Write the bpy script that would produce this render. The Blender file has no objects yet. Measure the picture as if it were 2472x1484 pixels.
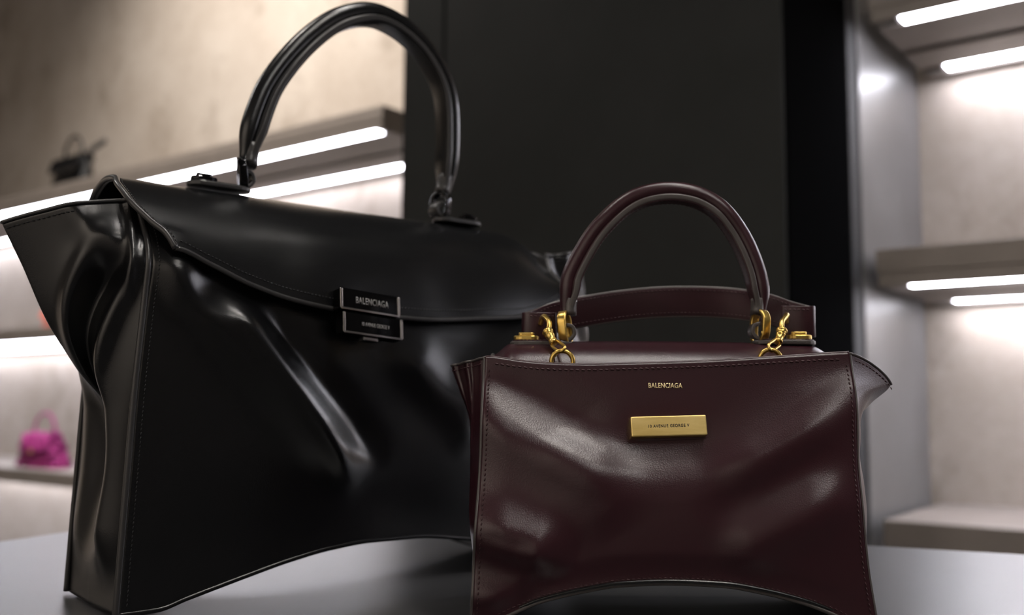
import bpy, math, random
import numpy as np
from mathutils import Matrix, Vector
random.seed(7)
rng = np.random.default_rng(7)

# ------------------------------------------------------------------ camera, world, exposure
SC = bpy.context.scene
COL = SC.collection
CAM_Z = 1.048
PITCH, ROLL = math.radians(5.55), math.radians(0.39)
cam_d = bpy.data.cameras.new('camera'); cam = bpy.data.objects.new('camera', cam_d); COL.objects.link(cam)
cam_d.sensor_width = 36.0
cam_d.lens = 2400.0 / 2472.0 * 36.0
cam_d.clip_start = 0.02
cam_d.dof.use_dof = True
cam_d.dof.focus_distance = 0.69
cam_d.dof.aperture_fstop = 4.2
fw = Vector((0, math.cos(PITCH), math.sin(PITCH))); up = Vector((0, -math.sin(PITCH), math.cos(PITCH))); rt = Vector((1, 0, 0))
r2 = rt * math.cos(ROLL) + up * math.sin(ROLL); u2 = up * math.cos(ROLL) - rt * math.sin(ROLL)
M = Matrix((r2, u2, -fw)).transposed().to_4x4(); M.translation = (0, 0, CAM_Z)
cam.matrix_world = M
SC.camera = cam

world = bpy.data.worlds.new('world'); SC.world = world; world.use_nodes = True
world.node_tree.nodes['Background'].inputs[0].default_value = (0.9, 0.92, 1.0, 1)
world.node_tree.nodes['Background'].inputs[1].default_value = 0.02

SC.view_settings.view_transform = 'Standard'
SC.view_settings.look = 'None'
SC.view_settings.gamma = 1.0
SC.view_settings.use_curve_mapping = False
SC.view_settings.exposure = 0.7

LED_POWER = 31.0        # shelf light bars
PANEL_POWER = 50.0     # linear ceiling lights
WASH_POWER = 170.0
SPOT_POWER = 32.0      # ceiling spotlights over the table

# wall frame: u runs along the shelf wall (to the right and nearer), v runs into the wall
YAW = math.radians(37.15)
WALL_O = Vector((0.7994, 2.25, 0))

# ------------------------------------------------------------------ helpers
def nodes_of(m):
    m.use_nodes = True
    return m.node_tree.nodes, m.node_tree.links, m.node_tree.nodes['Principled BSDF']

def mat_plain(name, col, rough=0.5, metal=0.0, spec=0.5, emit=None, estr=0.0):
    m = bpy.data.materials.new(name); N, L, p = nodes_of(m)
    p.inputs['Base Color'].default_value = (*col, 1); p.inputs['Roughness'].default_value = rough
    p.inputs['Metallic'].default_value = metal; p.inputs['Specular IOR Level'].default_value = spec
    if emit:
        p.inputs['Emission Color'].default_value = (*emit, 1); p.inputs['Emission Strength'].default_value = estr
    return m

def mat_noise(name, c1, c2, scale=8.0, rough=(0.4, 0.5), metal=0.0, bump=0.0, bscale=60.0, spec=0.5, stretch=(1, 1, 1), detail=6, lo=0.35, hi=0.65, bdist=0.001):
    m = bpy.data.materials.new(name); N, L, p = nodes_of(m)
    tc = N.new('ShaderNodeTexCoord'); mp = N.new('ShaderNodeMapping'); mp.inputs['Scale'].default_value = stretch
    L.new(tc.outputs['Object'], mp.inputs[0])
    n = N.new('ShaderNodeTexNoise'); n.inputs['Scale'].default_value = scale; n.inputs['Detail'].default_value = detail; n.inputs['Roughness'].default_value = 0.6
    L.new(mp.outputs[0], n.inputs['Vector'])
    cr = N.new('ShaderNodeValToRGB'); cr.color_ramp.elements[0].position = lo; cr.color_ramp.elements[1].position = hi
    cr.color_ramp.elements[0].color = (*c1, 1); cr.color_ramp.elements[1].color = (*c2, 1)
    L.new(n.outputs['Fac'], cr.inputs[0]); L.new(cr.outputs[0], p.inputs['Base Color'])
    mr = N.new('ShaderNodeMapRange'); mr.inputs['To Min'].default_value = rough[0]; mr.inputs['To Max'].default_value = rough[1]
    L.new(n.outputs['Fac'], mr.inputs['Value']); L.new(mr.outputs[0], p.inputs['Roughness'])
    p.inputs['Metallic'].default_value = metal; p.inputs['Specular IOR Level'].default_value = spec
    if bump:
        b = N.new('ShaderNodeTexNoise'); b.inputs['Scale'].default_value = bscale; b.inputs['Detail'].default_value = 4
        L.new(mp.outputs[0], b.inputs['Vector'])
        bn = N.new('ShaderNodeBump'); bn.inputs['Strength'].default_value = bump; bn.inputs['Distance'].default_value = bdist
        L.new(b.outputs['Fac'], bn.inputs['Height']); L.new(bn.outputs[0], p.inputs['Normal'])
    return m

def mat_concrete():
    m = bpy.data.materials.new('raw_plaster_wall'); N, L, p = nodes_of(m)
    tc = N.new('ShaderNodeTexCoord')
    def noise(sc, st, det=5):
        mp = N.new('ShaderNodeMapping'); mp.inputs['Scale'].default_value = st; L.new(tc.outputs['Object'], mp.inputs[0])
        n = N.new('ShaderNodeTexNoise'); n.inputs['Scale'].default_value = sc; n.inputs['Detail'].default_value = det; n.inputs['Roughness'].default_value = 0.65
        L.new(mp.outputs[0], n.inputs['Vector']); return n
    def ramp(n, lo, hi, c1, c2):
        r = N.new('ShaderNodeValToRGB'); r.color_ramp.elements[0].position = lo; r.color_ramp.elements[1].position = hi
        r.color_ramp.elements[0].color = (*c1, 1); r.color_ramp.elements[1].color = (*c2, 1); L.new(n.outputs['Fac'], r.inputs[0]); return r
    big = ramp(noise(1.4, (1, 1, 0.8)), 0.3, 0.7, (0.28, 0.235, 0.195), (0.41, 0.365, 0.325))
    spots = ramp(noise(5.0, (1, 1, 0.7), 8), 0.34, 0.46, (0.55, 0.52, 0.48), (1, 1, 1))
    fine = ramp(noise(24.0, (1, 1, 1), 8), 0.3, 0.7, (0.88, 0.87, 0.86), (1, 1, 1))
    mx = N.new('ShaderNodeMixRGB'); mx.blend_type = 'MULTIPLY'; mx.inputs[0].default_value = 0.55
    L.new(big.outputs[0], mx.inputs[1]); L.new(spots.outputs[0], mx.inputs[2])
    mx2 = N.new('ShaderNodeMixRGB'); mx2.blend_type = 'MULTIPLY'; mx2.inputs[0].default_value = 1.0
    L.new(mx.outputs[0], mx2.inputs[1]); L.new(fine.outputs[0], mx2.inputs[2])
    L.new(mx2.outputs[0], p.inputs['Base Color']); p.inputs['Roughness'].default_value = 0.85
    return m

def mat_leather(name, col, rough, grain=0.12, coat=0.0, spec=0.5, gscale=900.0, col2=None):
    m = bpy.data.materials.new(name); N, L, p = nodes_of(m)
    tc = N.new('ShaderNodeTexCoord')
    n = N.new('ShaderNodeTexNoise'); n.inputs['Scale'].default_value = 14; n.inputs['Detail'].default_value = 3; L.new(tc.outputs['Object'], n.inputs['Vector'])
    cr = N.new('ShaderNodeValToRGB'); cr.color_ramp.elements[0].position = 0.3; cr.color_ramp.elements[1].position = 0.7
    c2 = col2 or tuple(c * 0.8 for c in col)
    cr.color_ramp.elements[0].color = (*col, 1); cr.color_ramp.elements[1].color = (*c2, 1)
    L.new(n.outputs['Fac'], cr.inputs[0]); L.new(cr.outputs[0], p.inputs['Base Color'])
    mr = N.new('ShaderNodeMapRange'); mr.inputs['To Min'].default_value = rough - 0.03; mr.inputs['To Max'].default_value = rough + 0.03
    L.new(n.outputs['Fac'], mr.inputs['Value']); L.new(mr.outputs[0], p.inputs['Roughness'])
    p.inputs['Specular IOR Level'].default_value = spec
    p.inputs['Coat Weight'].default_value = coat; p.inputs['Coat Roughness'].default_value = 0.12
    g = N.new('ShaderNodeTexNoise'); g.inputs['Scale'].default_value = gscale; g.inputs['Detail'].default_value = 3; L.new(tc.outputs['Object'], g.inputs['Vector'])
    v = N.new('ShaderNodeTexVoronoi'); v.inputs['Scale'].default_value = gscale * 1.3; L.new(tc.outputs['Object'], v.inputs['Vector'])
    ad = N.new('ShaderNodeMath'); ad.operation = 'ADD'; L.new(g.outputs['Fac'], ad.inputs[0]); L.new(v.outputs['Distance'], ad.inputs[1])
    bn = N.new('ShaderNodeBump'); bn.inputs['Strength'].default_value = grain; bn.inputs['Distance'].default_value = 0.0003
    L.new(ad.outputs[0], bn.inputs['Height']); L.new(bn.outputs[0], p.inputs['Normal'])
    return m

def link(o, parent=None):
    COL.objects.link(o)
    if parent is not None: o.parent = parent
    return o

def mesh_obj(name, verts, faces, mat, parent=None, smooth=True):
    me = bpy.data.meshes.new(name); me.from_pydata([tuple(map(float, v)) for v in verts], [], [tuple(map(int, f)) for f in faces]); me.validate()
    if smooth: me.shade_smooth()
    me.materials.append(mat)
    return link(bpy.data.objects.new(name, me), parent)

def empty(name, loc=(0, 0, 0), rz=0.0, parent=None):
    o = bpy.data.objects.new(name, None); o.empty_display_size = 0.05; o.location = loc; o.rotation_euler = (0, 0, rz)
    return link(o, parent)

def tag(o, label=None, cat=None, group=None, kind=None):
    if label: o['label'] = label
    if cat: o['category'] = cat
    if group: o['group'] = group
    if kind: o['kind'] = kind
    return o

def bevel(o, w, seg=2):
    b = o.modifiers.new('bevel', 'BEVEL'); b.width = w; b.segments = seg; b.limit_method = 'ANGLE'; b.angle_limit = math.radians(40)
    return o

def box_data(x0, x1, y0, y1, z0, z1):
    v = [(x0, y0, z0), (x1, y0, z0), (x1, y1, z0), (x0, y1, z0), (x0, y0, z1), (x1, y0, z1), (x1, y1, z1), (x0, y1, z1)]
    f = [(0, 3, 2, 1), (4, 5, 6, 7), (0, 1, 5, 4), (1, 2, 6, 5), (2, 3, 7, 6), (3, 0, 4, 7)]
    return v, f

def box(name, x0, x1, y0, y1, z0, z1, mat, parent=None, bev=0.0, seg=2):
    v, f = box_data(x0, x1, y0, y1, z0, z1)
    o = mesh_obj(name, v, f, mat, parent, smooth=False)
    if bev: bevel(o, bev, seg)
    return o

def wbox(name, u0, u1, v0, v1, z0, z1, mat, parent=None, bev=0.0):
    """box in the wall frame"""
    o = box(name, u0, u1, v0, v1, z0, z1, mat, parent, bev)
    if parent is None:
        o.location = WALL_O; o.rotation_euler = (0, 0, -YAW)
    return o

def grid(name, P, mat, parent=None, thick=0.0, offset=-1.0, sub=0, closed_u=False):
    """P: (nu, nv, 3) array of points"""
    nu, nv = P.shape[:2]
    V = P.reshape(-1, 3); F = []
    for i in range(nu - (0 if closed_u else 1)):
        k = (i + 1) % nu
        for j in range(nv - 1):
            F.append((i * nv + j, k * nv + j, k * nv + j + 1, i * nv + j + 1))
    o = mesh_obj(name, V, F, mat, parent)
    if thick:
        s = o.modifiers.new('thickness', 'SOLIDIFY'); s.thickness = thick; s.offset = offset
    if sub:
        s = o.modifiers.new('sub', 'SUBSURF'); s.levels = sub; s.render_levels = sub
    return o

def crom(pts, n=80):
    """Catmull-Rom through points, resampled evenly"""
    P = np.array(pts, float); Q = np.vstack([2 * P[0] - P[1], P, 2 * P[-1] - P[-2]]); out = []
    for i in range(1, len(Q) - 2):
        p0, p1, p2, p3 = Q[i - 1], Q[i], Q[i + 1], Q[i + 2]
        for t in np.linspace(0, 1, 24, endpoint=False):
            out.append(0.5 * (2 * p1 + (p2 - p0) * t + (2 * p0 - 5 * p1 + 4 * p2 - p3) * t * t + (3 * p1 - p0 - 3 * p2 + p3) * t ** 3))
    out.append(P[-1]); out = np.array(out)
    d = np.r_[0, np.cumsum(np.linalg.norm(np.diff(out, axis=0), axis=1))]
    s = np.linspace(0, d[-1], n)
    return np.stack([np.interp(s, d, out[:, k]) for k in range(out.shape[1])], 1)

def curve1(xs, ys):
    """smooth monotone-ish 1-D interpolation (Catmull-Rom tangents)"""
    xs = np.array(xs, float); ys = np.array(ys, float)
    m = np.zeros_like(ys); d = np.diff(ys) / np.diff(xs)
    m[0], m[-1] = d[0], d[-1]
    for i in range(1, len(xs) - 1):
        m[i] = 0 if d[i - 1] * d[i] <= 0 else 2 * d[i - 1] * d[i] / (d[i - 1] + d[i])
    def f(x):
        x = np.clip(np.asarray(x, float), xs[0], xs[-1]); i = np.clip(np.searchsorted(xs, x) - 1, 0, len(xs) - 2)
        h = xs[i + 1] - xs[i]; t = (x - xs[i]) / h
        return (2*t**3 - 3*t**2 + 1) * ys[i] + (t**3 - 2*t**2 + t) * h * m[i] + (-2*t**3 + 3*t**2) * ys[i+1] + (t**3 - t**2) * h * m[i+1]
    return f

def sm(x, a, b):
    t = np.clip((np.asarray(x, float) - a) / (b - a), 0, 1); return t * t * (3 - 2 * t)

def gs(x, w): return np.exp(-(np.asarray(x, float) / w) ** 2)

def ridge(a, z, p, q, h, wl, wr, t0=0.18, t1=0.18):
    """soft fold running from p to q on a panel, height h, half widths on its two sides"""
    p = np.array(p); q = np.array(q); e = q - p; L = np.hypot(*e); e = e / L
    t = ((a - p[0]) * e[0] + (z - p[1]) * e[1]) / L; d = (a - p[0]) * (-e[1]) + (z - p[1]) * e[0]
    w = np.where(d > 0, wl, wr)
    return h * np.exp(-(d / w) ** 2) * sm(t, -t0, t0) * (1 - sm(t, 1 - t1, 1 + t1))

def sweep(name, path, prof, ref, mat, parent=None, scale=None, cap=True, closed=False):
    """sweep a closed profile [(n, b)] along a path; ref is the binormal direction (vector or array)"""
    path = np.array(path, float); n = len(path); k = len(prof); prof = np.array(prof, float)
    if closed: T = np.roll(path, -1, 0) - np.roll(path, 1, 0)
    else: T = np.gradient(path, axis=0)
    T /= np.linalg.norm(T, axis=1)[:, None] + 1e-12
    B = np.broadcast_to(np.array(ref, float), (n, 3)).copy(); B -= (B * T).sum(1)[:, None] * T; B /= np.linalg.norm(B, axis=1)[:, None] + 1e-12
    Nn = np.cross(B, T)
    sc = np.ones((n, 2)) if scale is None else np.array(scale, float)
    if sc.ndim == 1: sc = np.stack([sc, sc], 1)
    V = path[:, None, :] + Nn[:, None, :] * (prof[None, :, 0] * sc[:, :1])[..., None] + B[:, None, :] * (prof[None, :, 1] * sc[:, 1:])[..., None]
    F = []
    for i in range(n if closed else n - 1):
        i2 = (i + 1) % n
        for j in range(k):
            j2 = (j + 1) % k
            F.append((i * k + j, i * k + j2, i2 * k + j2, i2 * k + j))
    if cap and not closed:
        F.append(tuple(reversed(range(k)))); F.append(tuple((n - 1) * k + j for j in range(k)))
    o = mesh_obj(name, V.reshape(-1, 3), F, mat, parent)
    return o

def circ(rx, ry=None, k=14, c=(0, 0)):
    ry = rx if ry is None else ry
    return [(c[0] + rx * math.cos(2 * math.pi * i / k), c[1] + ry * math.sin(2 * math.pi * i / k)) for i in range(k)]

def rrect(hx, hy, r, k=3):
    out = []
    for cx, cy, a0 in ((hx - r, hy - r, 0), (-hx + r, hy - r, 90), (-hx + r, -hy + r, 180), (hx - r, -hy + r, 270)):
        for i in range(k + 1):
            a = math.radians(a0 + 90 * i / k); out.append((cx + r * math.cos(a), cy + r * math.sin(a)))
    return out

def tube(name, path, r, mat, parent=None, k=10, ref=None, scale=None, closed=False):
    path = np.array(path, float)
    if ref is None:
        # pick a reference that is never parallel to the path
        t = path[-1] - path[0] if not closed else np.array([0, 0, 0.])
        T = np.gradient(path, axis=0); T /= np.linalg.norm(T, axis=1)[:, None] + 1e-9
        ref = min((np.abs(T @ e).max(), tuple(e)) for e in np.eye(3))[1]
    return sweep(name, path, circ(r, k=k), ref, mat, parent, scale, True, closed)

def prism(name, outline, h0, h1, mat, parent=None, bev=0.0, axis='z'):
    """extrude a 2-D outline from h0 to h1"""
    k = len(outline); V = []; 
    for h in (h0, h1):
        for x, y in outline:
            V.append((x, y, h) if axis == 'z' else (x, h, y))
    F = [tuple(range(k)), tuple(range(2 * k - 1, k - 1, -1))] + [(i, k + i, k + (i + 1) % k, (i + 1) % k) for i in range(k)]
    o = mesh_obj(name, V, F, mat, parent, smooth=False)
    import bmesh
    bm = bmesh.new(); bm.from_mesh(o.data); bmesh.ops.recalc_face_normals(bm, faces=bm.faces); bm.to_mesh(o.data); bm.free()
    if bev: bevel(o, bev, 2)
    return o

def lathe(name, prof, mat, parent=None, k=20, mtx=None):
    """prof [(r, h)] revolved about z, then moved by mtx"""
    V = []; F = []; n = len(prof)
    for r, h in prof:
        for i in range(k):
            a = 2 * math.pi * i / k; V.append((r * math.cos(a), r * math.sin(a), h))
    for j in range(n - 1):
        for i in range(k):
            F.append((j * k + i, j * k + (i + 1) % k, (j + 1) * k + (i + 1) % k, (j + 1) * k + i))
    F.append(tuple(reversed(range(k)))); F.append(tuple((n - 1) * k + i for i in range(k)))
    if mtx is not None: V = [tuple(mtx @ Vector(v)) for v in V]
    return mesh_obj(name, V, F, mat, parent)

def stitches(name, path, spacing, length, r, mat, parent, slant=0.0, nrm=(0, -1, 0)):
    """row of separate raised thread stitches along a path"""
    path = np.array(path, float); d = np.r_[0, np.cumsum(np.linalg.norm(np.diff(path, axis=0), axis=1))]
    V = []; F = []
    nrm = np.array(nrm, float)
    for s in np.arange(spacing * 0.5, d[-1], spacing):
        c = np.array([np.interp(s, d, path[:, k]) for k in range(3)]); c2 = np.array([np.interp(min(s + 1e-3, d[-1]), d, path[:, k]) for k in range(3)])
        c1 = np.array([np.interp(max(s - 1e-3, 0), d, path[:, k]) for k in range(3)])
        T = c2 - c1; T /= np.linalg.norm(T) + 1e-12
        S = np.cross(T, nrm); S /= np.linalg.norm(S) + 1e-12
        T = T * math.cos(slant) + S * math.sin(slant); S = np.cross(T, nrm); S /= np.linalg.norm(S) + 1e-12
        base = len(V)
        for q, w in ((-0.5, 0.25), (-0.3, 1), (0.3, 1), (0.5, 0.25)):
            for sx, sn in ((-1, 0), (0, 1), (1, 0), (0, -0.6)):
                V.append(c + T * length * q + S * r * sx * w + nrm * r * sn * w)
        for q in range(3):
            for j in range(4):
                F.append((base + q * 4 + j, base + q * 4 + (j + 1) % 4, base + q * 4 + 4 + (j + 1) % 4, base + q * 4 + 4 + j))
        F.append((base, base + 1, base + 2, base + 3)); F.append((base + 15, base + 14, base + 13, base + 12))
    o = mesh_obj(name, V, F, mat, parent); o['kind'] = 'stuff'
    return o

def lettering(name, body, width, height, mtx, mat, parent, bold=0.0, spacing=1.0, depth=0.0002):
    cu = bpy.data.curves.new(name, 'FONT'); cu.body = body; cu.size = 1.0; cu.align_x = 'CENTER'; cu.align_y = 'CENTER'
    cu.extrude = 0.0; cu.offset = bold; cu.space_character = spacing
    tmp = bpy.data.objects.new(name, cu); COL.objects.link(tmp)
    dg = bpy.context.evaluated_depsgraph_get(); me = bpy.data.meshes.new_from_object(tmp.evaluated_get(dg))
    bpy.data.objects.remove(tmp)
    co = np.array([v.co[:] for v in me.vertices]); lo = co.min(0); hi = co.max(0); c = (lo + hi) / 2
    for v in me.vertices:
        x = (v.co.x - c[0]) * width / (hi[0] - lo[0]); y = (v.co.y - c[1]) * height / (hi[1] - lo[1])
        v.co = mtx @ Vector((x, y, 0))
    me.materials.clear(); me.materials.append(mat)
    o = link(bpy.data.objects.new(name, me), parent)
    s = o.modifiers.new('thickness', 'SOLIDIFY'); s.thickness = depth; s.offset = 1.0
    return o

# ------------------------------------------------------------------ materials
M_CONC = mat_concrete()
M_FLOOR = mat_noise('polished_floor', (0.10, 0.095, 0.09), (0.15, 0.14, 0.135), 3, (0.3, 0.45))
M_CEIL = mat_noise('painted_ceiling', (0.03, 0.03, 0.03), (0.04, 0.04, 0.04), 2, (0.8, 0.9))
M_SIDEWALL = mat_noise('plain_side_wall', (0.10, 0.092, 0.085), (0.13, 0.12, 0.11), 1.5, (0.8, 0.9))
M_FRONTWALL = mat_noise('plain_front_wall', (0.36, 0.33, 0.30), (0.42, 0.39, 0.36), 1.5, (0.8, 0.9))
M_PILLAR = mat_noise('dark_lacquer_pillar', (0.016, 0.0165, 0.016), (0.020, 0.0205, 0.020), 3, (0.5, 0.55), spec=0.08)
M_PILLAR_SIDE = mat_plain('pillar_side_darkened', (0.0024, 0.0024, 0.0025), 0.7, spec=0.0)  # pillar side darkened in colour against the shelf light falling on it
M_GAP = mat_plain('shadow_gap', (0.004, 0.004, 0.005), 0.7)
M_SHELF = mat_noise('taupe_metal_shelf', (0.175, 0.15, 0.132), (0.205, 0.175, 0.155), 6, (0.42, 0.5), metal=0.0)
M_SIDE = mat_noise('grey_satin_metal', (0.125, 0.12, 0.12), (0.15, 0.145, 0.145), 5, (0.32, 0.4), metal=0.3)
M_LED = mat_plain('light_bar', (0.9, 0.9, 0.9), 0.4, emit=(0.90, 0.90, 1.0), estr=LED_POWER)
M_LED_SOFT = mat_plain('light_bar_dimmed', (0.9, 0.9, 0.9), 0.4, emit=(0.90, 0.90, 1.0), estr=LED_POWER * 0.56)
M_HOUSING = mat_plain('light_housing', (0.35, 0.32, 0.31), 0.4)
M_TABLE = mat_noise('dark_satin_tabletop', (0.040, 0.040, 0.043), (0.048, 0.048, 0.050), 4, (0.30, 0.34), spec=0.6)
M_PANEL = mat_plain('ceiling_light_diffuser', (0.9, 0.9, 0.9), 0.5, emit=(1.0, 0.95, 0.90), estr=PANEL_POWER)
M_FIX = mat_plain('black_fixture', (0.02, 0.02, 0.02), 0.45)

M_BLK = mat_leather('black_smooth_leather', (0.0050, 0.0052, 0.0060), 0.25, 0.10)
M_BLK_EDGE = mat_leather('black_edge_paint', (0.035, 0.034, 0.035), 0.32, 0.02)
M_BLK_THREAD = mat_plain('black_thread', (0.012, 0.012, 0.014), 0.55)
M_BLK_METAL = mat_plain('black_polished_metal', (0.02, 0.02, 0.022), 0.10, 0.9)
M_STEEL = mat_plain('bright_bevel_metal', (0.62, 0.60, 0.60), 0.16, 1.0)
M_SILVER_PRINT = mat_plain('silver_print', (0.20, 0.195, 0.185), 0.4, 0.3)
M_BUR = mat_leather('burgundy_smooth_leather', (0.031, 0.0080, 0.0125), 0.29, 0.18, coat=0.0, col2=(0.027, 0.0068, 0.0108))
M_BUR_EDGE = mat_leather('grey_edge_paint', (0.075, 0.066, 0.064), 0.35, 0.02)
M_BUR_THREAD = mat_plain('burgundy_thread', (0.040, 0.012, 0.016), 0.5)
M_GOLD = mat_noise('aged_gold_metal', (0.62, 0.41, 0.10), (0.80, 0.57, 0.18), 90, (0.24, 0.36), metal=1.0, bump=0.1, bscale=400, bdist=0.0003)
M_GOLD_PLATE = mat_noise('brushed_gold_plate', (0.74, 0.54, 0.19), (0.90, 0.70, 0.30), 60, (0.36, 0.46), metal=1.0, stretch=(0.35, 1, 1.6))
M_GOLD_PRINT = mat_plain('gold_foil_print', (0.92, 0.76, 0.42), 0.4, 0.15)
M_INK = mat_plain('dark_engraving', (0.010, 0.008, 0.006), 0.6)
M_PINK = mat_noise('magenta_fluffy_fabric', (0.20, 0.005, 0.085), (0.36, 0.022, 0.19), 40, (0.6, 0.8))
M_ORANGE = mat_noise('orange_red_leather', (0.72, 0.10, 0.04), (0.80, 0.15, 0.06), 10, (0.4, 0.5))

# ------------------------------------------------------------------ the room
CEIL = 3.9
U0, U1, V0, VB = -7.2, 4.0, -5.0, 0.5
tag(wbox('floor', U0, U1, V0, VB + 0.2, -0.1, 0.0, M_FLOOR), kind='structure')
tag(wbox('ceiling', U0, U1, V0, VB + 0.2, CEIL, CEIL + 0.1, M_CEIL), kind='structure')
tag(wbox('wall_back', U0, U1, VB, VB + 0.2, 0.0, CEIL, M_CONC), kind='structure')
tag(wbox('wall_left', U0 - 0.15, U0, V0, VB, 0.0, CEIL, M_CONC), kind='structure')
tag(wbox('wall_right', U1, U1 + 0.15, V0, VB, 0.0, CEIL, M_SIDEWALL), kind='structure')
tag(wbox('wall_front', U0, U1, V0 - 0.15, V0, 0.0, CEIL, M_FRONTWALL), kind='structure')

# dark pillar between the two shelf bays: lacquer panels with shadow gaps
pil = empty('wall_pillar', WALL_O, -YAW); tag(pil, kind='structure')
PV = -0.44
box('core', -1.010, -0.020, PV + 0.02, VB - 0.001, 0.0, CEIL, M_GAP, pil)
box('panel', -1.03, -0.895, PV, PV + 0.03, 0.0, CEIL, M_PILLAR, pil, 0.002)
box('panel', -0.887, -0.006, PV, PV + 0.03, 0.0, CEIL, M_PILLAR, pil, 0.002)
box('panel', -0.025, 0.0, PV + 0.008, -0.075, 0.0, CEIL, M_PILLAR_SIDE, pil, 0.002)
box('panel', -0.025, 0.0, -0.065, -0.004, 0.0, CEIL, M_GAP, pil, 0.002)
box('panel', -1.03, -1.005, PV + 0.034, VB - 0.001, 0.0, CEIL, M_PILLAR, pil, 0.002)

side = wbox('side_panel', -0.026, 0.004, 0.0, VB - 0.002, 0.0, CEIL, M_SIDE, None, 0.002)
side.name = 'shelf_side_panel'
tag(side, 'tall grey metal side panel closing the shelf bay right of the dark pillar', 'panel')
tag(wbox('wall_return', 3.01, U1, -0.30, VB - 0.001, 0.0, CEIL, M_SIDEWALL), kind='structure')

def shelf(u0, u1, z0, z1, label, led0=0.09, right_end=False, lip=0.030):
    r = empty('wall_shelf', WALL_O, -YAW); tag(r, label, 'shelf', 'lit shelves on the plaster wall')
    zf = z0 + lip
    box('top_plate', u0, u1, 0.012, VB - 0.002, z1 - 0.014, z1, M_SHELF, r, 0.001)
    box('fascia', u0, u1, 0.0, 0.012, zf, z1, M_SHELF, r, 0.002)
    box('recessed_lip', u0 + 0.004, u1 - 0.004, 0.003, 0.009, z0 - 0.001, zf + 0.002, M_SHELF, r, 0.001)
    box('underside_panel', u0 + 0.004, u1 - 0.004, 0.060, 0.235, z0, z0 + 0.012, M_SHELF, r, 0.001)
    box('underside_panel', u0 + 0.004, u1 - 0.004, 0.275, 0.409, z0, z0 + 0.012, M_SHELF, r, 0.001)
    box('rear_lip', u0 + 0.004, u1 - 0.004, 0.465, VB - 0.004, z0 - 0.004, z0 + 0.012, M_SHELF, r, 0.001)
    box('groove', u0 + 0.004, u1 - 0.004, 0.232, 0.278, z0 + 0.016, z0 + 0.020, M_GAP, r)
    a, b = (u0 + led0, u1 - 0.02) if not right_end else (u0 + 0.02, u1 - led0)
    for v0, v1 in ((0.013, 0.056), (0.414, 0.458)):
        h = box('light_housing', a - 0.01, b + 0.01, v0 - 0.003, v1 + 0.003, z0 + 0.0035, z0 + 0.018, M_HOUSING, r)
        h['label'] = 'slim housing of the light bar'
        box('light_bar', a, b, v0, v1, z0 + 0.0005, z0 + 0.0035, M_LED_SOFT if right_end else M_LED, h)
    if right_end: box('end_cap', u1 - 0.004, u1, 0.012, VB - 0.004, z0 - 0.004, z1 - 0.002, M_SHELF, r, 0.001)
    return r

shelf(0.03, 3.0, 1.935, 2.005, 'topmost lit shelf in the bay right of the dark pillar', 0.065)
shelf(0.03, 3.0, 1.318, 1.402, 'middle lit shelf in the bay right of the dark pillar', 0.065)
shelf(0.03, 3.0, 0.712, 0.799, 'lowest pale shelf in the bay right of the dark pillar, just above the table', 0.065)
shelf(-7.19, -1.54, 1.945, 2.022, 'topmost lit shelf left of the dark pillar, carrying the small black bag', 0.05, True)
shelf(-7.19, -1.54, 1.318, 1.380, 'middle lit shelf left of the dark pillar, with the orange bag', 0.05, True)
shelf(-7.19, -1.54, 0.680, 0.742, 'lowest lit shelf left of the dark pillar, with the magenta bag', 0.05, True)

# ------------------------------------------------------------------ display table
TZ = 0.90
TC = np.array([-0.402, 1.431]); E1 = np.array([0.922, -0.387]); E2 = np.array([0.387, 0.922])
tb = empty('display_table', (TC[0], TC[1], 0), math.atan2(E1[1], E1[0]))
tag(tb, 'dark satin display table carrying the two large handbags', 'table')
box('tabletop', 0, 1.62, -0.98, 0, TZ - 0.05, TZ - 0.0018, M_TABLE, tb, 0.003, 3)
box('plinth', 0.06, 1.56, -0.92, -0.06, 0.0, TZ - 0.05, M_TABLE, tb, 0.003)

# ------------------------------------------------------------------ ceiling lights
def ceiling_light(u, v, lu, lv, label):
    r = empty('ceiling_light', WALL_O + Vector((u * math.cos(YAW) + v * math.sin(YAW), -u * math.sin(YAW) + v * math.cos(YAW), CEIL)), -YAW)
    tag(r, label, 'ceiling light', 'linear ceiling lights')
    box('housing', -lu / 2, lu / 2, -lv / 2, lv / 2, -0.06, 0.0, M_FIX, r, 0.003)
    box('diffuser', -lu / 2 + 0.01, lu / 2 - 0.01, -lv / 2 + 0.01, lv / 2 - 0.01, -0.068, -0.058, M_PANEL, r, 0.002)
    return r
ceiling_light(0.9, -1.5, 1.6, 0.10, 'linear ceiling light nearest the shelf wall')
ceiling_light(-3.2, -2.4, 1.6, 0.10, 'linear ceiling light to the left of the table')
ceiling_light(3.0, -2.6, 0.10, 1.6, 'linear ceiling light to the right of the table')

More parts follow.
